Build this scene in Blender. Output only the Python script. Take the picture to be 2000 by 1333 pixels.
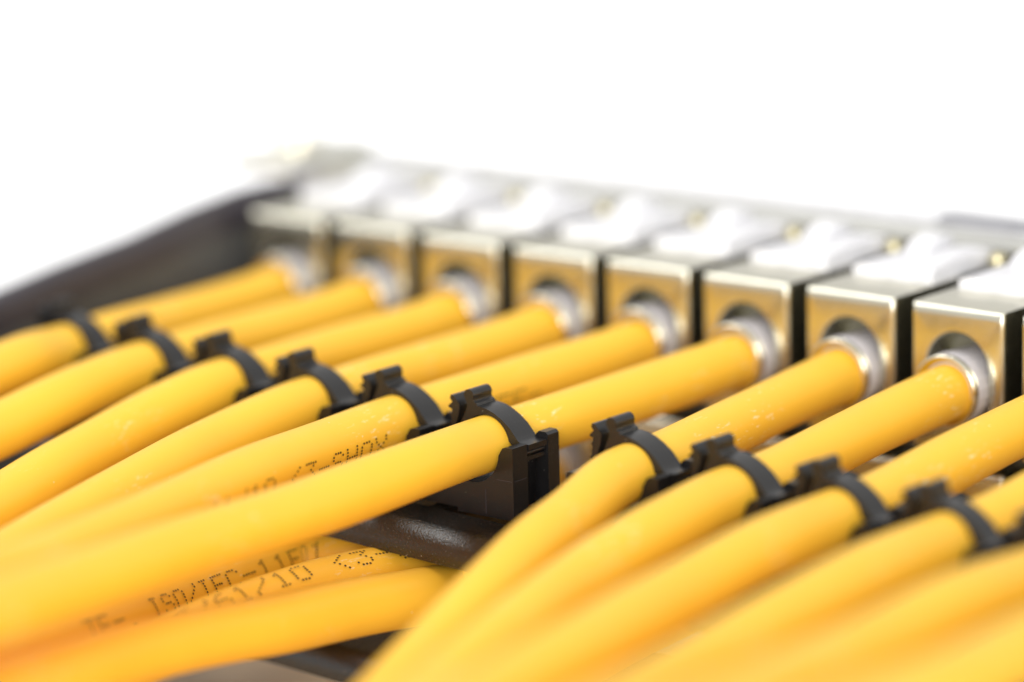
import bpy, bmesh, math, random
from mathutils import Vector, Matrix

# All lengths below are millimetres; MM turns them into metres.
MM = 0.001
scene = bpy.context.scene
for o in list(bpy.data.objects):
    bpy.data.objects.remove(o)

# ------------------------------------------------------------------ camera
cam_data = bpy.data.cameras.new('camera')
cam = bpy.data.objects.new('camera', cam_data)
scene.collection.objects.link(cam)
scene.camera = cam
CP = Vector((397.510, -418.824, 109.567))
Fv = Vector((-0.62131852, 0.75148375, -0.22189068))
Rv = Vector((0.77410361, 0.63255365, -0.02528779))
Uv = Vector((-0.1213544, 0.18747815, 0.97474358))
cam.matrix_world = Matrix(((Rv.x, Uv.x, -Fv.x, CP.x*MM), (Rv.y, Uv.y, -Fv.y, CP.y*MM), (Rv.z, Uv.z, -Fv.z, CP.z*MM), (0, 0, 0, 1)))
cam_data.sensor_width = 36.0
cam_data.lens = 7477.6/2000*36
cam_data.clip_start = 0.01
cam_data.clip_end = 100
cam_data.dof.use_dof = True
cam_data.dof.focus_distance = 0.489
cam_data.dof.aperture_fstop = 6.6
cam_data.dof.aperture_blades = 0

# ------------------------------------------------------------------ light
world = bpy.data.worlds.new('World')
scene.world = world
world.use_nodes = True
wb = world.node_tree.nodes['Background']
wb.inputs[0].default_value = (1.0, 0.985, 0.97, 1)
wb.inputs[1].default_value = 0.90

def area(name, loc, target, size, size_y, power, color=(1, 1, 1)):
    l = bpy.data.lights.new(name, 'AREA')
    l.shape = 'RECTANGLE'; l.size = size*MM; l.size_y = size_y*MM
    l.energy = power; l.color = color
    o = bpy.data.objects.new(name, l)
    scene.collection.objects.link(o)
    o.location = Vector(loc)*MM
    d = (Vector(target)-Vector(loc)).normalized()
    o.rotation_euler = d.to_track_quat('-Z', 'Y').to_euler()
    return o
area('softbox_key', (-470, -170, 700), (80, -50, 0), 560, 420, 2.4, (1.0, 0.99, 0.97))
area('softbox_front', (600, -900, 190), (80, -60, -10), 700, 500, 10.5, (1.0, 0.985, 0.96))
area('softbox_backdrop', (-620, 860, 1500), (-620, 860, -60), 700, 700, 16.0).data.spread = math.radians(60)

scene.view_settings.view_transform = 'Standard'
scene.view_settings.look = 'None'
scene.view_settings.exposure = 0.05
scene.view_settings.gamma = 1.0
scene.render.engine = 'CYCLES'
scene.cycles.use_denoising = True
scene.cycles.max_bounces = 10
scene.cycles.diffuse_bounces = 5
scene.cycles.glossy_bounces = 4
scene.cycles.sample_clamp_indirect = 6

# ------------------------------------------------------------------ materials
def mat(name):
    m = bpy.data.materials.new(name); m.use_nodes = True
    nt = m.node_tree
    return m, nt, nt.nodes['Principled BSDF']
def node(nt, t, **kw):
    n = nt.nodes.new(t)
    for k, v in kw.items(): setattr(n, k, v)
    return n
def noise(nt, vec, scale, detail=3, rough=0.5):
    n = node(nt, 'ShaderNodeTexNoise')
    n.inputs['Scale'].default_value = scale; n.inputs['Detail'].default_value = detail; n.inputs['Roughness'].default_value = rough
    nt.links.new(vec, n.inputs['Vector']); return n.outputs['Fac']
def ramp(nt, fac, a, b, ca=(0, 0, 0, 1), cb=(1, 1, 1, 1)):
    n = node(nt, 'ShaderNodeValToRGB')
    n.color_ramp.elements[0].position = a; n.color_ramp.elements[0].color = ca
    n.color_ramp.elements[1].position = b; n.color_ramp.elements[1].color = cb
    nt.links.new(fac, n.inputs[0]); return n.outputs[0]
def mixc(nt, fac, a, b):
    n = node(nt, 'ShaderNodeMix', data_type='RGBA')
    nt.links.new(fac, n.inputs[0])
    for s, v in ((6, a), (7, b)):
        if isinstance(v, tuple): n.inputs[s].default_value = v
        else: nt.links.new(v, n.inputs[s])
    return n.outputs[2]
def math_(nt, op, a, b):
    n = node(nt, 'ShaderNodeMath', operation=op)
    for s, v in ((0, a), (1, b)):
        if isinstance(v, (int, float)): n.inputs[s].default_value = v
        else: nt.links.new(v, n.inputs[s])
    return n.outputs[0]
def bump(nt, bsdf, h, strength, dist):
    n = node(nt, 'ShaderNodeBump'); n.inputs['Strength'].default_value = strength; n.inputs['Distance'].default_value = dist
    nt.links.new(h, n.inputs['Height']); nt.links.new(n.outputs[0], bsdf.inputs['Normal'])
def objvec(nt, scale=(1, 1, 1)):
    tc = node(nt, 'ShaderNodeTexCoord'); mp = node(nt, 'ShaderNodeMapping')
    mp.inputs['Scale'].default_value = [s/MM for s in scale]
    nt.links.new(tc.outputs['Object'], mp.inputs[0]); return mp.outputs[0]
def dust(nt, vec, scale, thr, size=0.13):
    v = node(nt, 'ShaderNodeTexVoronoi'); v.inputs['Scale'].default_value = scale
    nt.links.new(vec, v.inputs['Vector'])
    near = math_(nt, 'LESS_THAN', v.outputs['Distance'], size)
    sep = node(nt, 'ShaderNodeSeparateColor'); nt.links.new(v.outputs['Color'], sep.inputs[0])
    pick = math_(nt, 'GREATER_THAN', sep.outputs[0], thr)
    return math_(nt, 'MULTIPLY', near, pick)

def cable_material():
    m, nt, b = mat('yellow_cable_jacket')
    uv = node(nt, 'ShaderNodeUVMap'); uv.uv_map = 'UVMap'
    info = node(nt, 'ShaderNodeObjectInfo')
    off = node(nt, 'ShaderNodeCombineXYZ')
    nt.links.new(math_(nt, 'MULTIPLY', info.outputs['Random'], 300.0), off.inputs[0])
    nt.links.new(math_(nt, 'MULTIPLY', info.outputs['Random'], 77.0), off.inputs[2])
    add = node(nt, 'ShaderNodeVectorMath', operation='ADD')
    nt.links.new(uv.outputs[0], add.inputs[0]); nt.links.new(off.outputs[0], add.inputs[1])
    v = add.outputs[0]                      # u = mm along the cable, v = mm round it
    mp = node(nt, 'ShaderNodeMapping'); mp.inputs['Scale'].default_value = (0.35, 1.3, 1); mp.inputs['Rotation'].default_value = (0, 0, 0.35)
    nt.links.new(v, mp.inputs[0])
    patch = ramp(nt, noise(nt, v, 0.07, 2), 0.56, 0.66)
    strk = ramp(nt, noise(nt, mp.outputs[0], 1.6, 5, 0.65), 0.585, 0.63)
    scuff = math_(nt, 'MULTIPLY', patch, strk)
    specks = dust(nt, v, 1.1, 0.985)
    soft = noise(nt, v, 0.06, 2)
    base = mixc(nt, soft, (0.95, 0.53, 0.036, 1), (0.96, 0.565, 0.045, 1))
    c1 = mixc(nt, math_(nt, 'MULTIPLY', scuff, 0.65), base, (0.98, 0.85, 0.5, 1))
    c2 = mixc(nt, math_(nt, 'MULTIPLY', specks, 0.55), c1, (1.0, 0.9, 0.6, 1))
    nt.links.new(c2, b.inputs['Base Color'])
    r = math_(nt, 'ADD', math_(nt, 'MULTIPLY', noise(nt, v, 0.5, 3), 0.12), 0.42)
    nt.links.new(math_(nt, 'ADD', r, math_(nt, 'MULTIPLY', scuff, 0.2)), b.inputs['Roughness'])
    h = math_(nt, 'ADD', math_(nt, 'MULTIPLY', noise(nt, v, 0.12, 2), 1.0), math_(nt, 'MULTIPLY', noise(nt, v, 3.0, 2), 0.03))
    bump(nt, b, h, 0.35, 0.5*MM)
    b.inputs['Specular IOR Level'].default_value = 0.45
    return m
def plastic(name, col, rough, dusty=True, bumpy=0.12):
    m, nt, b = mat(name)
    v = objvec(nt)
    col2 = tuple(min(1, c*1.6) for c in col[:3])+(1,)
    base = mixc(nt, noise(nt, v, 0.35, 4), col, col2)
    if dusty:
        d = math_(nt, 'ADD', dust(nt, v, 1.6, 0.93, 0.09), math_(nt, 'MULTIPLY', dust(nt, v, 4.0, 0.9), 0.5))
        base = mixc(nt, math_(nt, 'MULTIPLY', d, 0.5), base, (0.55, 0.52, 0.45, 1))
    nt.links.new(base, b.inputs['Base Color'])
    nt.links.new(math_(nt, 'ADD', math_(nt, 'MULTIPLY', noise(nt, v, 0.8, 3), 0.18), rough-0.09), b.inputs['Roughness'])
    bump(nt, b, noise(nt, v, 4.0, 3), bumpy, 0.1*MM)
    return m
def steel_black():
    m, nt, b = mat('black_powder_coat')
    v = objvec(nt)
    d = math_(nt, 'ADD', dust(nt, v, 1.1, 0.82, 0.075), math_(nt, 'MULTIPLY', dust(nt, v, 3.2, 0.62, 0.14), 0.7))
    base = mixc(nt, noise(nt, v, 0.2, 3), (0.004, 0.0036, 0.003, 1), (0.007, 0.0063, 0.0055, 1))
    base = mixc(nt, math_(nt, 'MULTIPLY', d, 0.45), base, (0.6, 0.55, 0.42, 1))
    nt.links.new(base, b.inputs['Base Color'])
    b.inputs['Roughness'].default_value = 0.24
    b.inputs['Specular IOR Level'].default_value = 0.85
    h = math_(nt, 'ADD', noise(nt, v, 2.6, 3, 0.6), math_(nt, 'MULTIPLY', noise(nt, v, 6, 2), 0.2))
    bump(nt, b, h, 0.5, 0.22*MM)
    return m
def metal(name, col, rough, brushed=False):
    m, nt, b = mat(name)
    b.inputs['Metallic'].default_value = 1.0
    v = objvec(nt, (1, 1, 1))
    base = mixc(nt, noise(nt, v, 0.25, 4), col, tuple(c*0.86 for c in col[:3])+(1,))
    nt.links.new(base, b.inputs['Base Color'])
    nt.links.new(math_(nt, 'ADD', math_(nt, 'MULTIPLY', noise(nt, v, 0.7, 3), 0.14), rough-0.07), b.inputs['Roughness'])
    bump(nt, b, noise(nt, objvec(nt, (2, 0.4, 2)) if brushed else v, 2.5, 3), 0.05, 0.03*MM)
    return m
M_CABLE = cable_material()
M_CLIP = plastic('black_nylon', (0.006, 0.0057, 0.006, 1), 0.33)
M_CLIP.node_tree.nodes['Principled BSDF'].inputs['Specular IOR Level'].default_value = 0.52
M_BAR = steel_black()
M_NICKEL = metal('nickel_plated_zinc', (0.66, 0.64, 0.53, 1), 0.23, True)
M_RING = metal('nickel_ring', (0.80, 0.76, 0.62, 1), 0.20)
M_SHEET = metal('zinc_sheet', (0.80, 0.80, 0.74, 1), 0.38)
M_BRASS = metal('brass', (0.66, 0.60, 0.38, 1), 0.34)
M_WHITE = plastic('white_nylon', (0.60, 0.60, 0.62, 1), 0.42, False, 0.05)
M_COLLAR = plastic('grey_white_collar', (0.42, 0.40, 0.41, 1), 0.45, False, 0.05)
M_CORE = plastic('dark_core', (0.16, 0.15, 0.11, 1), 0.4, False, 0.05)
M_INK = plastic('black_ink', (0.055, 0.030, 0.006, 1), 0.6, False, 0.0)
M_ARM = plastic('grey_paint', (0.06, 0.06, 0.058, 1), 0.4, False, 0.1)
M_PALE = plastic('pale_grey_paint', (0.46, 0.46, 0.48, 1), 0.5, False, 0.1)
M_LABEL = plastic('grey_label_plastic', (0.16, 0.16, 0.18, 1), 0.45, False, 0.1)
M_GREY = plastic('dark_grey_flange', (0.028, 0.024, 0.030, 1), 0.42, False, 0.1)

def desk_material():
    m, nt, b = mat('white_desk')
    v = objvec(nt)
    nt.links.new(mixc(nt, noise(nt, v, 0.01, 3), (0.57, 0.57, 0.575, 1), (0.60, 0.60, 0.603, 1)), b.inputs['Base Color'])
    b.inputs['Roughness'].default_value = 0.6
    return m
M_DESK = desk_material()

# ------------------------------------------------------------------ helpers
def finish(bm, angle=35):
    bmesh.ops.recalc_face_normals(bm, faces=bm.faces)
    ca = math.radians(angle)
    for f in bm.faces: f.smooth = True
    for e in bm.edges:
        if len(e.link_faces) == 2 and e.calc_face_angle(0) > ca: e.smooth = False
def link(name, bm, material, parent=None, angle=35):
    finish(bm, angle)
    me = bpy.data.meshes.new(name)
    bmesh.ops.scale(bm, vec=(MM, MM, MM), verts=bm.verts)
    bm.to_mesh(me); bm.free()
    me.materials.append(material)
    o = bpy.data.objects.new(name, me)
    scene.collection.objects.link(o)
    if parent: o.parent = parent
    return o
def tag(o, label=None, cat=None, group=None, kind=None):
    if label: o['label'] = label
    if cat: o['category'] = cat
    if group: o['group'] = group
    if kind: o['kind'] = kind
    return o
def empty(name, loc=(0, 0, 0)):
    o = bpy.data.objects.new(name, None)
    scene.collection.objects.link(o)
    o.location = Vector(loc)*MM
    o.empty_display_size = 0.005
    return o
def bevel(bm, w, seg=2, angle=30):
    es = [e for e in bm.edges if len(e.link_faces) == 2 and e.calc_face_angle(0) > math.radians(angle)]
    if es: bmesh.ops.bevel(bm, geom=es, offset=w, segments=seg, profile=0.5, affect='EDGES', clamp_overlap=True)
def add_box(bm, x0, x1, y0, y1, z0, z1):
    r = bmesh.ops.create_cube(bm, size=1)
    for v in r['verts']:
        v.co = Vector((x0+(v.co.x+.5)*(x1-x0), y0+(v.co.y+.5)*(y1-y0), z0+(v.co.z+.5)*(z1-z0)))
    return r['verts']
def add_prism(bm, pts, y0, y1, axis='y'):
    def P_(a, b, t):
        return (a, t, b) if axis == 'y' else (t, a, b)
    A = [bm.verts.new(P_(a, b, y0)) for a, b in pts]
    B = [bm.verts.new(P_(a, b, y1)) for a, b in pts]
    n = len(pts)
    bm.faces.new(A); bm.faces.new(B[::-1])
    for i in range(n):
        bm.faces.new((A[i], B[i], B[(i+1) % n], A[(i+1) % n]))
def add_lathe(bm, prof, origin, segs=40, axis='y'):
    """prof: (radius, along) pairs, turned about an axis through origin."""
    rings = []
    for r, a in prof:
        ring = []
        for k in range(segs):
            t = 2*math.pi*k/segs
            c, s = r*math.cos(t), r*math.sin(t)
            co = (c, a, s) if axis == 'y' else ((c, s, a) if axis == 'z' else (a, c, s))
            ring.append(bm.verts.new(Vector(origin)+Vector(co)))
        rings.append(ring)
    for i in range(len(rings)-1):
        for k in range(segs):
            bm.faces.new((rings[i][k], rings[i][(k+1) % segs], rings[i+1][(k+1) % segs], rings[i+1][k]))
    return rings
def arc(cx, cz, r, a0, a1, n):
    return [(cx+r*math.cos(math.radians(a0+(a1-a0)*k/n)), cz+r*math.sin(math.radians(a0+(a1-a0)*k/n))) for k in range(n+1)]

# ------------------------------------------------------------------ measures of the place
PITCH = 17.21          # jack to jack
CP_ = 15.91            # clip to clip
ROW2 = -22.0           # the lower row of jacks sits this much below the upper one
def clip_centre(i):
    return (i//6*6*PITCH+2.5*PITCH+7.25+(i % 6-2.5)*CP_, -52.54-0.537*(i-5), -12.67-0.359*(i-5))
bar_rot = math.atan2(-0.537, CP_*1.02)      # the cable bar is a touch out of square with the panel
bar_tilt = math.atan2(-0.359, CP_*1.02)

# ------------------------------------------------------------------ desk
bm = bmesh.new()
vs = [bm.verts.new(c) for c in ((-20000, -3000, -62), (6000, -3000, -62), (6000, 24000, -62), (-20000, 24000, -62))]
bm.faces.new(vs)
desk = link('desk_surface', bm, M_DESK)
tag(desk, kind='structure')
def bounce_tint_material():  # streaked beige: yellow light bounced off the cables, put into the colour
    m, nt, b = mat('bounce_beige')
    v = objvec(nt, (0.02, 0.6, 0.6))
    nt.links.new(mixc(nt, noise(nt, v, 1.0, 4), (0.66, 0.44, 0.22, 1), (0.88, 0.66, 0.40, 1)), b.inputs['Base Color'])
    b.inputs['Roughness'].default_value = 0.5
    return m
bm = bmesh.new(); add_box(bm, -90, 300, -420, -5, -61.9, -58.0); bevel(bm, 1.0)  # added board on the white desk, standing in for the cables' bounce light
tag(link('bounce_tint_board', bm, bounce_tint_material()), kind='structure')

# ------------------------------------------------------------------ panel frame
frame = tag(empty('patch_panel_frame', (100, 20, -60)), 'black and zinc steel patch panel frame holding the jacks and the cable bars', 'panel frame')
def fpart(name, bm, m, angle=35, parent=None):
    for v in bm.verts: v.co -= Vector((100, 20, -60))
    return link(name, bm, m, parent or frame, angle)
X0, X1 = -19.0, 216.0
# front plate with its top flange folded back over the jacks
bm = bmesh.new()
add_prism(bm, [(27.5, 1.2), (27.5, 2.2), (36.0, 2.2), (36.8, 1.9), (37.2, 1.2), (37.2, -46), (36.0, -46), (36.0, 0.9), (35.6, 1.2)], X0, X1, 'x')
fpart('top_flange', bm, M_SHEET)
bm = bmesh.new()
add_box(bm, X0-8, X1+8, 37.4, 39.2, -47, 3.0); bevel(bm, 0.4)
fpart('front_plate', bm, M_PALE)
bm = bmesh.new()
add_box(bm, 100, 200, 37.3, 41.0, 2.4, 3.4); bevel(bm, 0.4)
fpart('label_rail', bm, M_LABEL)
# jack carrier sheet under and behind the rows
bm = bmesh.new()
add_box(bm, -5.5, X1, 18.5, 19.7, -46, -2.0)
fpart('jack_carrier', bm, M_GREY)
# light metal end bracket at the far left
bm = bmesh.new()
add_box(bm, -18.5, -6, 15, 36, 2.2, 5.0); bevel(bm, 0.8, 3)
fpart('end_bracket', bm, M_SHEET)
bm = bmesh.new()
add_lathe(bm, [(0.01, 7.4), (2.4, 7.2), (3.6, 6.5), (3.6, 4.9)], (-12, 24, 0), 24, 'z')
fpart('screw', bm, M_RING)
# side arm: upright sheet with a dark rolled top edge
armtop = [(-75, -10.4), (-62, -7.2), (-49, -4.6), (-35, -2.6), (-20, -0.9), (-8, 1.2), (3.3, 2.6), (10, 2.7), (15.5, 2.3)]
bm = bmesh.new()
prof = [(y, z-5.2) for y, z in armtop]+[(15.5, -40), (-50, -46), (-75, -44)]
add_prism(bm, prof, -5.2, -3.8, 'x'); bevel(bm, 0.25)
fpart('side_arm', bm, M_ARM)
bm = bmesh.new()
rings = []
for y, z in armtop:                       # rolled edge: a rounded strip swept along the arm
    rings.append([bm.verts.new((x, y, z+dz)) for x, dz in ((-3.4, -5.4), (-3.3, -1.9), (-3.6, -0.9), (-4.3, -0.3), (-5.2, -0.2), (-6.4, -0.5), (-6.9, -1.5), (-6.9, -5.4))])
for a, b_ in zip(rings, rings[1:]):
    for k in range(8): bm.faces.new((a[k], a[(k+1) % 8], b_[(k+1) % 8], b_[k]))
bm.faces.new(rings[0]); bm.faces.new(rings[-1][::-1])
fpart('arm_flange', bm, M_GREY, 60)
# earthing pins between the jacks
for i in range(1, 12):
    bm = bmesh.new()
    cx = i*PITCH-1.4
    add_lathe(bm, [(1.0, -3), (1.0, 0.6), (1.25, 0.7), (1.25, 1.6), (0.9, 2.2), (0.01, 2.4)], (cx, 23.9, 0), 20, 'z')
    fpart('earthing_pin', bm, M_BRASS)

def cable_bar(zc, slots, yoff=0.0, tail=0):
    """folded plate: flat top with slots for the clips, rounded nose, short lip; built in clip-row space."""
    bm = bmesh.new()
    xs = [-100.0]
    for i in range(12):
        dx = clip_centre(i)[0]-clip_centre(5)[0]
        xs += [dx-4.5, dx+8.9] if slots else []
    xs.append(125.0)
    T = 1.5
    ytop = [(2.5, 0), (-1.0, 0), (-3.95, 0)]        # relative to the clip row; slot between first two
    n = 8; R = 3.2; yc = -9.2
    nose = [(-3.95, 0)]+[(yc-R*math.sin(math.radians(a)), -R+R*math.cos(math.radians(a))) for a in [90*k/n for k in range(n+1)]]+[(yc-R, -4.1)]
    under = [(yc-R+T, -4.1)]+[(yc-(R-T)*math.sin(math.radians(a)), -R+(R-T)*math.cos(math.radians(a))) for a in [90-90*k/n for k in range(n+1)]]+[(-3.95, -T)]
    add_prism(bm, nose+under, xs[0], xs[-1], 'x')
    rails = [(xs[2*k], xs[2*k+1]) for k in range(len(xs)//2)]
    if slots:
        for a, b_ in rails:
            if b_-a > .2: add_box(bm, a, b_, -3.95, -1.0, -T, 0)
        add_box(bm, xs[0], xs[-1], -1.0, 14.0, -T, 0)
    else:
        add_box(bm, xs[0], xs[-1], -3.95, 14.0, -T, 0)
    bmesh.ops.remove_doubles(bm, verts=bm.verts, dist=1e-4)
    c5 = clip_centre(5)
    mat4 = Matrix.Translation((c5[0], c5[1]+yoff, zc)) @ Matrix.Rotation(bar_rot, 4, 'Z') @ Matrix.Rotation(-bar_tilt, 4, 'Y')
    bmesh.ops.transform(bm, matrix=mat4, verts=bm.verts)
    return bm
fpart('cable_bar', cable_bar(-12.67-8.80, True), M_BAR)
fpart('cable_bar', cable_bar(-12.67-8.80-19.6, False), M_BAR)
for xx in (X0+6.3, X1-2):
    pass

# ------------------------------------------------------------------ jacks
def housing_bm():
    bm = bmesh.new()
    W, Z0, Z1 = 14.5, 0.0, -20.0
    hx, hz, R, hb = 7.25, -8.2, 4.75, -15.4
    base_ang = [2*math.pi*k/64 for k in range(64)]
    for cxy in ((0, Z0), (W, Z0), (0, Z1), (W, Z1), (hx-R, hb), (hx+R, hb)):
        base_ang.append(math.atan2(cxy[1]-hz, cxy[0]-hx) % (2*math.pi))
    ang = sorted(set(round(a, 6) for a in base_ang))
    def rect(a, x0, x1, z0, z1):
        dx, dz = math.cos(a), math.sin(a); t = 1e9
        if dx > 1e-6: t = min(t, (x1-hx)/dx)
        if dx < -1e-6: t = min(t, (x0-hx)/dx)
        if dz > 1e-6: t = min(t, (z1-hz)/dz)
        if dz < -1e-6: t = min(t, (z0-hz)/dz)
        return hx+dx*t, hz+dz*t
    def arch(a, r):
        dz = math.sin(a)
        if dz >= 0: return hx+r*math.cos(a), hz+r*dz
        return rect(a, hx-r, hx+r, hb-(r-R), 1e3)
    rings = []
    B = 1.25
    n = 5
    rings.append([(lambda p: (p[0], 6.0, p[1]))(arch(a, R)) for a in ang])
    rings.append([(lambda p: (p[0], 0.25, p[1]))(arch(a, R)) for a in ang])
    rings.append([(lambda p: (p[0], 0.0, p[1]))(arch(a, R+0.22)) for a in ang])
    for k in range(n+1):                       # rolled front edge
        t = math.pi/2*k/n
        ins = B*(1-math.sin(t)); side = 0.55*(1-math.sin(t)); y = 0.95*(1-math.cos(t))
        rings.append([(lambda p: (p[0], y, p[1]))(rect(a, side, W-side, Z1+side, Z0-ins)) for a in ang])
    rings.append([(lambda p: (p[0], 16.7, p[1]))(rect(a, 0, W, Z1, Z0)) for a in ang])
    rv = [[bm.verts.new(c) for c in r] for r in rings]
    m = len(ang)
    for i in range(len(rv)-1):
        for k in range(m):
            bm.faces.new((rv[i][k], rv[i][(k+1) % m], rv[i+1][(k+1) % m], rv[i+1][k]))
    bm.faces.new(rv[-1])
    return bm
def make_jack():
    root = empty('shielded_jack')
    link('housing', housing_bm(), M_NICKEL, root, 28)
    bm = bmesh.new()
    add_box(bm, 2.2, 12.3, 6.02, 7.4, -15.6, -3.2)
    link('socket_core', bm, M_CORE, root)
    # ribbed grey-white collar and nickel ferrule round the cable
    bm = bmesh.new()
    rc = add_lathe(bm, [(3.5, 5.5), (4.7, 5.5), (4.85, 0.4), (4.95, -0.2), (4.95, -2.1), (4.75, -2.35), (3.6, -2.4)], (7.25, 0, -10.75), 72)
    for ring in rc[2:5]:
        for k, v in enumerate(ring):
            if k % 3 == 0:
                d = Vector((v.co.x-7.25, 0, v.co.z+10.75)); v.co -= d.normalized()*0.12
    link('collar', bm, M_COLLAR, root, 50)
    bm = bmesh.new()
    add_lathe(bm, [(3.75, -2.0), (4.9, -2.3), (4.95, -2.9), (4.8, -3.25), (4.55, -3.3), (4.3, -3.1), (4.1, -2.6), (3.8, -2.4)], (7.25, 0, -10.75), 56)
    link('ferrule', bm, M_RING, root, 60)
    # white wire cap on top: dished plate, raised right rib, bump at the back
    cap = bmesh.new()
    add_prism(cap, [(1.0, 0.02), (1.0, 1.2), (2.4, 1.8), (6, 1.4), (10.5, 1.4), (13.9, 1.7), (13.9, 0.02)], 10.2, 25.5)
    bevel(cap, 0.35, 3)
    cap_o = link('wire_cap', cap, M_WHITE, root, 40)
    bm = bmesh.new()
    add_prism(bm, [(9.8, 1.0), (25.2, 1.0), (25.2, 2.4), (22.5, 2.9), (13.5, 2.6), (10.4, 2.0)], 10.0, 14.0, 'x')
    bevel(bm, 0.6, 3)
    link('cap_rib', bm, M_WHITE, cap_o, 40)
    bm = bmesh.new()
    add_prism(bm, [(19.5, 1.0), (27.0, 1.0), (27.0, 3.1), (25.4, 3.6), (21.6, 2.7)], 2.6, 6.4, 'x')
    bevel(bm, 0.7, 3)
    link('cap_bump', bm, M_WHITE, cap_o, 40)
    return root
def copy_tree(o, parent=None):
    c = o.copy(); scene.collection.objects.link(c)
    if parent: c.parent = parent
    for ch in o.children: copy_tree(ch, c)
    return c
PLACE = ['farthest jack at the left end of the upper row, beside the black side arm',
         'second jack from the left end of the upper row', 'third jack from the left end of the upper row',
         'fourth jack from the left end of the upper row', 'fifth jack from the left end of the upper row',
         'sixth jack of the upper row, just left of the gap between its cables',
         'seventh jack from the left, second last whole jack before the right edge',
         'nearest whole jack in the upper row, sharp grey collar round its cable',
         'jack cut off by the right edge, beside the nearest whole jack',
         'first jack past the right edge of the upper row', 'second jack past the right edge of the upper row',
         'third jack past the right edge of the upper row']
seat = random.Random(9)
jack0 = make_jack()
LOWCOL = [3, 4, 5, 6, 7, 8, 9]
LOWPLACE = {3: 'lower jack under the fourth upper jack from the left', 4: 'lower jack under the fifth upper jack from the left',
            5: 'lower jack under the sixth upper jack, seen between two cables', 6: 'lower jack under the seventh upper jack, a sliver of its edge shows',
            7: 'lower jack under the nearest whole upper jack', 8: 'lower jack under the upper jack cut by the right edge',
            9: 'lower jack under the first upper jack past the right edge'}
for i in range(12):
    o = jack0 if i == 0 else copy_tree(jack0)
    o.location = Vector((i*PITCH, seat.uniform(-0.25, 0.2), seat.uniform(-0.1, 0.1)))*MM
    tag(o, 'nickel ' + PLACE[i] if not PLACE[i].startswith('nickel') else PLACE[i], 'network jack', 'shielded jacks in the upper row')
for i in LOWCOL:
    o = copy_tree(jack0)
    o.location = Vector((i*PITCH, 0, ROW2))*MM
    tag(o, 'nickel ' + LOWPLACE[i], 'network jack', 'shielded jacks in the lower row')

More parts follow.
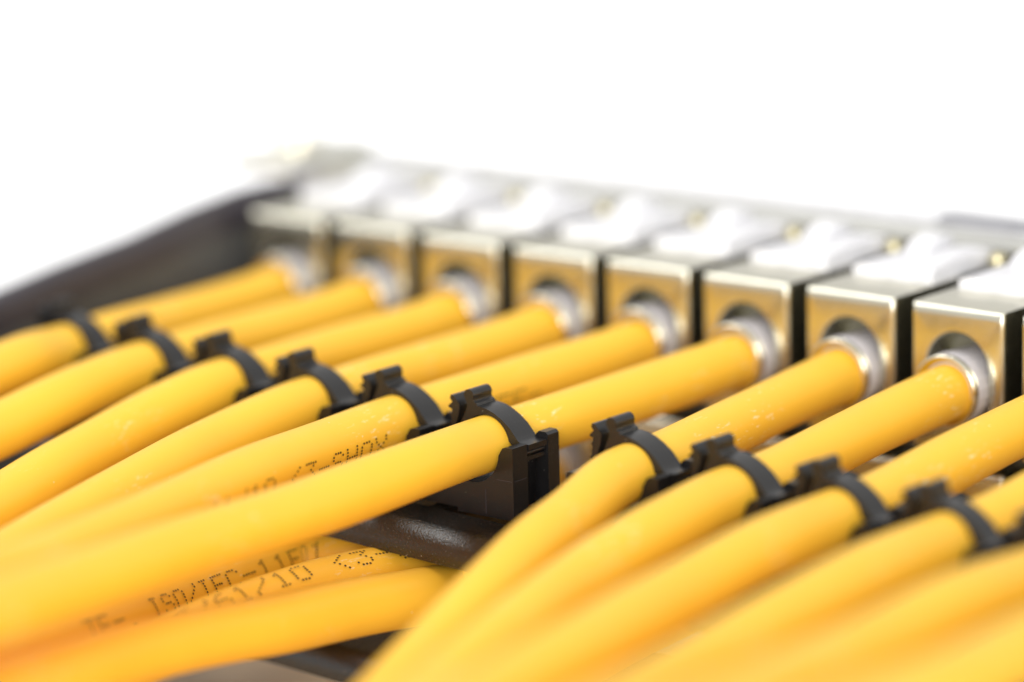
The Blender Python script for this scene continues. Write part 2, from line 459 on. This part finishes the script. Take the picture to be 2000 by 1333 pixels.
# ------------------------------------------------------------------ cable clips
def make_clip():
    root = empty('cable_clip')
    # cradle: front wall, rear wall, trough between them
    U = arc(-0.1, 0, 4.5, 192, 355, 22)
    wall = [(-8.0, -8.2), (-2.7, -8.2), (-2.7, -8.75), (6.7, -8.75), (6.7, 0.8), (5.5, 0.82), (5.05, 0.66), (4.78, 0.28)] + U[::-1] + [(-4.9, -0.4), (-5.3, -0.2), (-7.7, -0.2), (-8.0, -0.5)]
    bm = bmesh.new(); add_prism(bm, wall, -3.0, 0.0); bevel(bm, 0.28, 3, 40)
    cradle = link('cradle', bm, M_CLIP, root, 40)
    wall2 = [(-7.6, -8.2), (7.0, -8.4), (7.0, 1.25), (6.6, 1.6), (5.5, 1.6), (5.05, 1.2), (4.8, 0.3)] + U[::-1] + [(-4.9, -0.4), (-7.6, -0.4)]
    bm = bmesh.new(); add_prism(bm, wall2, 3.85, 6.1); bevel(bm, 0.3, 3, 40)
    link('rear_wall', bm, M_CLIP, root, 40)
    trough = [(-7.3, -8.2), (4.4, -8.2), (4.9, -4.0), (5.0, -1.6), (6.6, -1.4), (6.6, -0.9), (5.2, -0.7)] + arc(-0.1, 0, 4.52, 350, 192, 20) + [(-7.3, -0.9)]
    bm = bmesh.new(); add_prism(bm, trough, -0.02, 3.88)
    link('trough', bm, M_CLIP, root, 40)
    # moulding seams
    bm = bmesh.new()
    add_box(bm, 6.695, 6.74, -2.7, -0.2, -3.62, -3.54)
    add_box(bm, 4.0, 6.5, -3.03, -2.99, -3.62, -3.55)
    add_box(bm, 2.05, 2.12, -3.03, -2.99, -8.4, -5.2)
    link('mould_seam', bm, M_GREY, cradle)
    # strap
    inner = arc(-0.15, -0.1, 3.86, 12, 160, 26)
    strap = [(6.9, 0.72), (5.6, 0.74), (5.12, 0.98), (4.63, 1.55), (3.77, 2.50), (2.52, 3.42), (1.27, 4.10), (0.01, 4.52), (-0.9, 4.66), (-1.55, 4.70),
             (-1.66, 5.02), (-1.95, 5.12), (-2.12, 5.22)] + arc(-2.92, 5.95, 0.80, -28, 222, 14) + [(-3.26, 4.9), (-3.2, 4.5), (-3.5, 3.8), (-4.3, 2.2), (-4.75, 0.6), (-4.9, -0.4), (-3.95, -0.4)] + inner[::-1][0:0] + [(-3.96, 0.4)] + inner[::-1] + [(4.3, 0.12), (5.2, -0.05), (6.9, -0.02)]
    bm = bmesh.new(); add_prism(bm, strap, 0.05, 3.8); bevel(bm, 0.14, 2, 50)
    st = link('strap', bm, M_CLIP, root, 40)
    bm = bmesh.new()
    for zz in (-0.45, -1.15):
        add_prism(bm, arc(6.3, zz, 0.3, 0, 340, 12), 0.05, 3.7)
    link('hinge_rib', bm, M_CLIP, st, 60)
    # serrated latch
    la = [(-5.3, -1.5), (-5.25, 1.6), (-4.75, 3.2), (-4.5, 4.4), (-4.55, 4.8), (-5.55, 5.85), (-5.95, 5.86), (-6.1, 5.4), (-5.72, 4.95), (-6.42, 4.36), (-6.35, 4.15), (-5.78, 4.0),
          (-5.82, 3.55), (-6.2, 3.15), (-5.9, 2.95), (-5.95, 2.5), (-6.3, 2.1), (-6.0, 1.9), (-6.05, 1.45), (-6.4, 1.05), (-6.15, 0.8), (-6.25, -1.5)]
    la = [(x-0.42, z if z < 2 else z-0.38) for x, z in la]
    bm = bmesh.new(); add_prism(bm, la, 0.5, 4.5); bevel(bm, 0.12, 2, 30)
    link('latch', bm, M_CLIP, root, 40)
    return root
CLIPS = ['farthest blurred black cable clip, at the left edge of the photo',
         'second black clip from the left, its latch against yellow cable', 'third black clip from the left',
         'fourth black clip from the left', 'black clip just left of the sharpest clip with the open end',
         'sharpest black clip, its square end block open to the right of its cable',
         'first black clip right of the gap in the clip row', 'second black clip right of the gap in the clip row',
         'third black clip right of the gap, ahead of the nearest whole jack', 'nearest clip with both latch knobs in the photo, blurred, at the right',
         'clip cut by the right edge of the photo', 'clip past the right edge of the photo']
jit = random.Random(5)
clip0 = make_clip()
for i in range(12):
    o = clip0 if i == 0 else copy_tree(clip0)
    c = clip_centre(i)
    o.location = Vector(c)*MM
    o.rotation_euler = (0, math.radians(jit.uniform(-1.3, 1.3)) if i != 5 else 0, bar_rot*0.5+math.radians(jit.uniform(-1, 1)))
    tag(o, CLIPS[i], 'cable clip', 'black cable clips on the upper bar')

# ------------------------------------------------------------------ cables
UP = [
[[7.2,4.0,-10.6],[7.2,-2.0,-11.1],[7.6,-12.0,-11.5],[8.9,-28.0,-11.1],[10.2,-43.0,-10.8],[10.5,-44.9,-10.9],[10.5,-52.9,-10.9],[12.6,-59.1,-10.0],[13.8,-66.1,-10.2],[19.8,-94.9,-11.8]],
[[24.5,4.0,-10.6],[24.5,-2.0,-11.1],[24.7,-12.0,-11.5],[25.4,-28.0,-11.3],[26.2,-43.0,-11.1],[26.4,-45.4,-11.2],[26.4,-53.4,-11.2],[27.2,-62.1,-11.6],[28.0,-69.7,-12.2],[28.6,-80.3,-13.6],[32.0,-106.0,-15.8]],
[[41.7,4.0,-10.6],[41.7,-2.0,-11.1],[41.8,-12.0,-11.5],[42.0,-28.0,-11.4],[42.3,-43.0,-11.5],[42.3,-45.9,-11.6],[42.3,-53.9,-11.6],[42.1,-64.9,-13.0],[43.1,-77.9,-14.9],[44.4,-86.5,-15.9],[45.6,-96.6,-17.6],[49.7,-122.1,-20.6]],
[[58.9,4.0,-10.6],[58.9,-2.0,-11.1],[58.8,-12.0,-11.5],[58.6,-28.0,-11.6],[58.3,-43.0,-11.9],[58.2,-46.5,-12.0],[58.2,-54.5,-12.0],[59.1,-69.5,-13.2],[60.6,-79.1,-13.7],[62.0,-90.3,-14.9],[64.1,-105.0,-16.6],[66.6,-116.4,-17.4],[71.2,-140.9,-18.5]],
[[76.1,4.0,-10.6],[76.1,-2.0,-11.1],[75.9,-12.0,-11.5],[75.1,-28.0,-11.8],[74.3,-43.0,-12.2],[74.1,-47.0,-12.3],[74.1,-55.0,-12.3],[75.2,-70.6,-12.4],[77.2,-83.5,-12.1],[79.1,-95.3,-12.2],[83.9,-117.8,-11.9],[87.7,-135.8,-11.2],[93.3,-159.7,-8.7]],
[[93.3,4.0,-10.6],[93.3,-2.0,-11.1],[92.9,-12.0,-11.5],[91.7,-28.0,-12.0],[90.4,-43.0,-12.6],[90.1,-47.5,-12.7],[90.1,-55.5,-12.7],[91.1,-64.1,-12.5],[91.2,-88.2,-13.1],[92.4,-108.3,-12.4],[95.5,-132.0,-11.3],[98.1,-145.5,-10.2],[102.5,-167.7,-7.6]],
[[110.5,4.0,-10.6],[110.5,-2.0,-11.1],[110.9,-12.0,-11.5],[112.1,-28.0,-12.2],[113.4,-43.0,-12.9],[113.8,-48.1,-13.0],[113.8,-56.1,-13.0],[116.5,-67.8,-14.7],[118.7,-78.2,-15.7],[121.8,-91.0,-18.0],[124.3,-103.0,-20.8],[127.5,-114.2,-22.5],[133.0,-131.7,-24.9]],
[[127.7,4.0,-10.6],[127.7,-2.0,-11.1],[128.0,-12.0,-11.5],[128.7,-28.0,-12.3],[129.5,-43.0,-13.3],[129.7,-48.6,-13.4],[129.7,-56.6,-13.4],[130.6,-65.1,-13.6],[131.5,-76.5,-14.3],[132.7,-89.2,-15.7],[135.0,-99.6,-16.5],[139.8,-121.6,-18.9],[145.2,-144.2,-20.6]],
[[144.9,4.0,-10.6],[144.9,-2.0,-11.1],[145.0,-12.0,-11.5],[145.3,-28.0,-12.5],[145.5,-43.0,-13.7],[145.6,-49.1,-13.8],[145.6,-57.1,-13.8],[146.9,-71.4,-13.2],[148.3,-89.2,-14.0],[150.0,-101.0,-14.0],[152.1,-114.0,-14.0],[154.6,-130.6,-14.2],[159.9,-156.5,-13.0]],
[[162.2,4.0,-10.6],[162.2,-2.0,-11.1],[162.1,-12.0,-11.5],[161.8,-28.0,-12.7],[161.6,-43.0,-14.0],[161.5,-49.7,-14.1],[161.5,-57.7,-14.1],[162.5,-72.0,-13.4],[164.2,-91.9,-13.8],[166.1,-111.7,-14.1],[169.0,-127.7,-13.4],[175.2,-159.2,-11.2]],
[[179.4,4.0,-10.6],[179.4,-2.0,-11.1],[179.1,-12.0,-11.5],[178.4,-28.0,-12.9],[177.6,-43.0,-14.4],[177.4,-50.2,-14.5],[177.4,-58.2,-14.5],[178.7,-76.8,-12.5],[180.0,-97.1,-12.4],[181.2,-111.8,-11.8],[183.9,-130.5,-10.3],[188.6,-160.4,-7.6]],
[[196.6,4.0,-10.6],[196.6,-2.0,-11.1],[196.2,-12.0,-11.5],[195.0,-28.0,-13.1],[193.7,-43.0,-14.7],[193.3,-50.8,-14.8],[193.3,-58.8,-14.8],[194.0,-77.6,-12.5],[194.9,-92.5,-11.6],[196.3,-104.4,-10.7],[198.8,-125.7,-8.8],[201.7,-162.2,-5.4]]]
LOW_D = [[70.0, -30.0, -31.0], [70.5, -58.0, -29.6], [64.4, -59.7, -30.8], [62.6, -74.6, -31.2], [63.7, -84.3, -30.9], [68.1, -101.4, -29.3], [74.5, -124.5, -26.3], [87.0, -155.0, -20.4]]
LOW_E = [[77.0, -30.0, -31.5], [82.0, -57.0, -29.8], [80.7, -64.3, -29.1], [78.9, -73.7, -28.8], [77.4, -87.1, -29.2], [77.4, -101.9, -30.1], [79.5, -121.3, -29.3], [87.5, -155.9, -24.7]]
LOW_F = [[90.0, -30.0, -31.5], [95.0, -57.0, -30.4], [89.4, -57.8, -31.1], [90.0, -67.4, -29.7], [88.4, -79.2, -28.6], [87.6, -88.9, -28.0], [86.6, -100.0, -26.9], [86.9, -112.7, -25.6], [88.3, -125.9, -24.4], [90.6, -139.5, -23.0], [98.6, -165.2, -19.4]]

FONT = {
 'A': '01110 10001 10001 11111 10001 10001 10001', 'C': '01110 10001 10000 10000 10000 10001 01110', 'D': '11110 10001 10001 10001 10001 10001 11110',
 'E': '11111 10000 10000 11110 10000 10000 11111', 'F': '11111 10000 10000 11110 10000 10000 10000', 'H': '10001 10001 10001 11111 10001 10001 10001',
 'I': '01110 00100 00100 00100 00100 00100 01110', 'L': '10000 10000 10000 10000 10000 10000 11111', 'O': '01110 10001 10001 10001 10001 10001 01110',
 'S': '01110 10001 10000 01110 00001 10001 01110', 'T': '11111 00100 00100 00100 00100 00100 00100', 'X': '10001 10001 01010 00100 01010 10001 10001',
 '0': '01110 10001 10001 10001 10001 10001 01110', '1': '00100 01100 00100 00100 00100 00100 01110', '2': '01110 10001 00001 00110 01000 10000 11111',
 '3': '11111 00010 00100 00010 00001 10001 01110', '6': '00110 01000 10000 11110 10001 10001 01110', '8': '01110 10001 10001 01110 10001 10001 01110',
 '/': '00001 00001 00010 00100 01000 10000 10000', '-': '00000 00000 00000 11111 00000 00000 00000', '.': '00000 00000 00000 00000 00000 00110 00110',
 '<': '00010 00100 01000 10000 01000 00100 00010', 'J': '00111 00010 00010 00010 00010 10010 01100', ' ': '00000 00000 00000 00000 00000 00000 00000'}
RAD = 3.7
def spline(pts, step=1.2):
    P = [Vector(p) for p in pts]
    P = [P[0]*2-P[1]]+P+[P[-1]*2-P[-2]]
    out = []
    for i in range(1, len(P)-2):
        p0, p1, p2, p3 = P[i-1:i+3]
        t0 = 0; t1 = t0+(p1-p0).length**.5; t2 = t1+(p2-p1).length**.5; t3 = t2+(p3-p2).length**.5
        n = max(2, int((p2-p1).length/step))
        for k in range(n):
            t = t1+(t2-t1)*k/n
            A1 = p0*((t1-t)/(t1-t0))+p1*((t-t0)/(t1-t0)); A2 = p1*((t2-t)/(t2-t1))+p2*((t-t1)/(t2-t1)); A3 = p2*((t3-t)/(t3-t2))+p3*((t-t2)/(t3-t2))
            B1 = A1*((t2-t)/(t2-t0))+A2*((t-t0)/(t2-t0)); B2 = A2*((t3-t)/(t3-t1))+A3*((t-t1)/(t3-t1))
            out.append(B1*((t2-t)/(t2-t1))+B2*((t-t1)/(t2-t1)))
    out.append(P[-2].copy())
    for _ in range(10):                        # relax so that the jacket bends evenly
        out = [out[0]]+[(out[k-1]+out[k]*2+out[k+1])/4 for k in range(1, len(out)-1)]+[out[-1]]
    return out
class Path:
    def __init__(s, pts):
        s.p = spline(pts); s.s = [0]
        for a, b_ in zip(s.p, s.p[1:]): s.s.append(s.s[-1]+(b_-a).length)
        s.t = []
        for k in range(len(s.p)):
            s.t.append((s.p[min(k+1, len(s.p)-1)]-s.p[max(k-1, 0)]).normalized())
        # frame: right-hand side when looking along +Y, and up
        s.n = []; s.u = []
        for t in s.t:
            f = -t; right = f.cross(Vector((0, 0, 1))).normalized(); s.n.append(right); s.u.append(right.cross(f).normalized())
    def at(s, d):
        k = 0
        while k < len(s.s)-2 and s.s[k+1] < d: k += 1
        w = (d-s.s[k])/(s.s[k+1]-s.s[k])
        L = lambda A: A[k].lerp(A[k+1], w)
        return L(s.p), L(s.n).normalized(), L(s.u).normalized(), L(s.t)
    def s_at_y(s, y):
        for k in range(len(s.p)-1):
            if s.p[k].y >= y >= s.p[k+1].y: return s.s[k]+(s.p[k].y-y)/(s.p[k].y-s.p[k+1].y)*(s.s[k+1]-s.s[k])
        return 0
def surf(path, d, th, r):
    p, n, u, t = path.at(d)
    a = math.radians(th)
    return p+(n*math.sin(a)+u*math.cos(a))*r
def make_cable(path, seed, segs=36):
    bm = bmesh.new(); uvl = bm.loops.layers.uv.new('UVMap')
    rnd = random.Random(seed); ph = [rnd.uniform(0, 6.28) for _ in range(6)]
    rings = []
    for k in range(len(path.p)):
        s_ = path.s[k]; ring = []
        for j in range(segs):
            a = 2*math.pi*j/segs
            r = RAD+0.05*math.sin(s_/9+ph[0])+0.035*math.sin(s_/5.3+2*a+ph[1])+0.03*math.sin(s_/14+3*a+ph[2])
            ring.append(bm.verts.new(path.p[k]+(path.n[k]*math.sin(a)+path.u[k]*math.cos(a))*r))
        rings.append(ring)
    circ = 2*math.pi*RAD
    for k in range(len(rings)-1):
        for j in range(segs):
            j2 = (j+1) % segs
            f = bm.faces.new((rings[k][j], rings[k][j2], rings[k+1][j2], rings[k+1][j]))
            for lp, (uu, vv) in zip(f.loops, ((path.s[k], j), (path.s[k], j+1), (path.s[k+1], j+1), (path.s[k+1], j))):
                lp[uvl].uv = (uu, vv*circ/segs)
    bm.faces.new(rings[0]); bm.faces.new(rings[-1][::-1])
    return bm
def print_text(path, text, y_start, th_top, parent, col=0.52, row=0.40, dot=0.155, flip=False):
    """dot-matrix print along the jacket, reading towards the jacks (+Y); th_top is the angle of the letters' top."""
    bm = bmesh.new(); s0 = path.s_at_y(y_start); rnd = random.Random(len(text)*7+int(th_top))
    for ci, ch in enumerate(text):
        rows = FONT[ch].split()
        for r_, line in enumerate(rows):
            for c_, bit in enumerate(line):
                if bit != '1': continue
                d = s0-(ci*6+c_)*col+rnd.uniform(-.04, .04)
                arc_mm = r_*row+rnd.uniform(-.03, .03)
                th = th_top+math.degrees(arc_mm/RAD)*(1 if not flip else -1)
                if d < 1 or d > path.s[-1]-1: continue
                vs = []
                for q in range(8):
                    a = 2*math.pi*q/8
                    vs.append(bm.verts.new(surf(path, d+dot*1.15*math.cos(a), th+math.degrees(dot*1.0*math.sin(a)/RAD), RAD+0.14)))
                bm.faces.new(vs)
    return link('printed_text', bm, M_INK, parent)
def add_cable(pts, label, group, seed):
    path = Path(pts)
    o = link('network_cable', make_cable(path, seed), M_CABLE, None, 60)
    tag(o, label, 'cable', group)
    return path, o
UPL = ['farthest yellow cable, along the black side arm at the left', 'yellow cable second from the left, through the second clip',
       'yellow cable third from the left, its lower edge over a black gap', 'yellow cable fourth from the left, with pale scuff streaks past its clip',
       'yellow cable with black dotted print ending at the clip left of the sharpest clip', 'yellow cable held by the sharpest clip, smooth and highest over the printed cables',
       'yellow cable through the first clip right of the gap, bending steeply down', 'yellow cable of the nearest whole jack, second right of the gap',
       'yellow cable through the third clip right of the gap', 'yellow cable through the fourth clip right of the gap, blurred',
       'blurred yellow cable through the clip cut by the right edge', 'most blurred yellow cable, in the bottom right corner']
paths = []; cabs = []
for i in range(12):
    p_, o_ = add_cable(UP[i], UPL[i], 'yellow cables of the upper row', i+1)
    paths.append(p_); cabs.append(o_)
def lowstart(c): return [[c*PITCH+7.25, 4.0, -32.6], [c*PITCH+7.25, -2.0, -32.8]]
LG = 'yellow cables of the lower row'
pD, oD = add_cable(lowstart(3)+LOW_D, 'shaded yellow cable printed ISO/IEC below the sharpest clip', LG, 31)
pE, oE = add_cable(lowstart(4)+LOW_E, 'yellow cable printed 61/10 in slanting dots below the black bar', LG, 32)
pF, oF = add_cable(lowstart(5)+LOW_F, 'lowest unprinted yellow cable, crossing over the lower black bar at the bottom left', LG, 33)
LL = {6: 'lower yellow cable under the first cable right of the gap', 7: 'lower yellow cable under the second cable right of the gap',
      8: 'lower yellow cable under the third cable right of the gap', 9: 'lower yellow cable under the fourth cable right of the gap'}
for c in (6, 7, 8, 9):
    x = c*PITCH+7.25
    add_cable(lowstart(c)+[[x, -14, -33], [x+1, -35, -34.0], [x+1.5, -60, -35.2], [x+3, -90, -38.5], [x+6, -130, -45]], LL[c], LG, 40+c)

print_text(paths[4], '3/61/10 <3-SHOX.', -104.0, 86, cabs[4])
print_text(paths[4], 'SHFF-', -42.0, 82, cabs[4])
print_text(pD, 'TE-. ISO/IEC-11F01', -110.0, 42, oD)
print_text(pE, '3/61/10 <3-SHOX', -98.4, 8, oE, col=0.55)
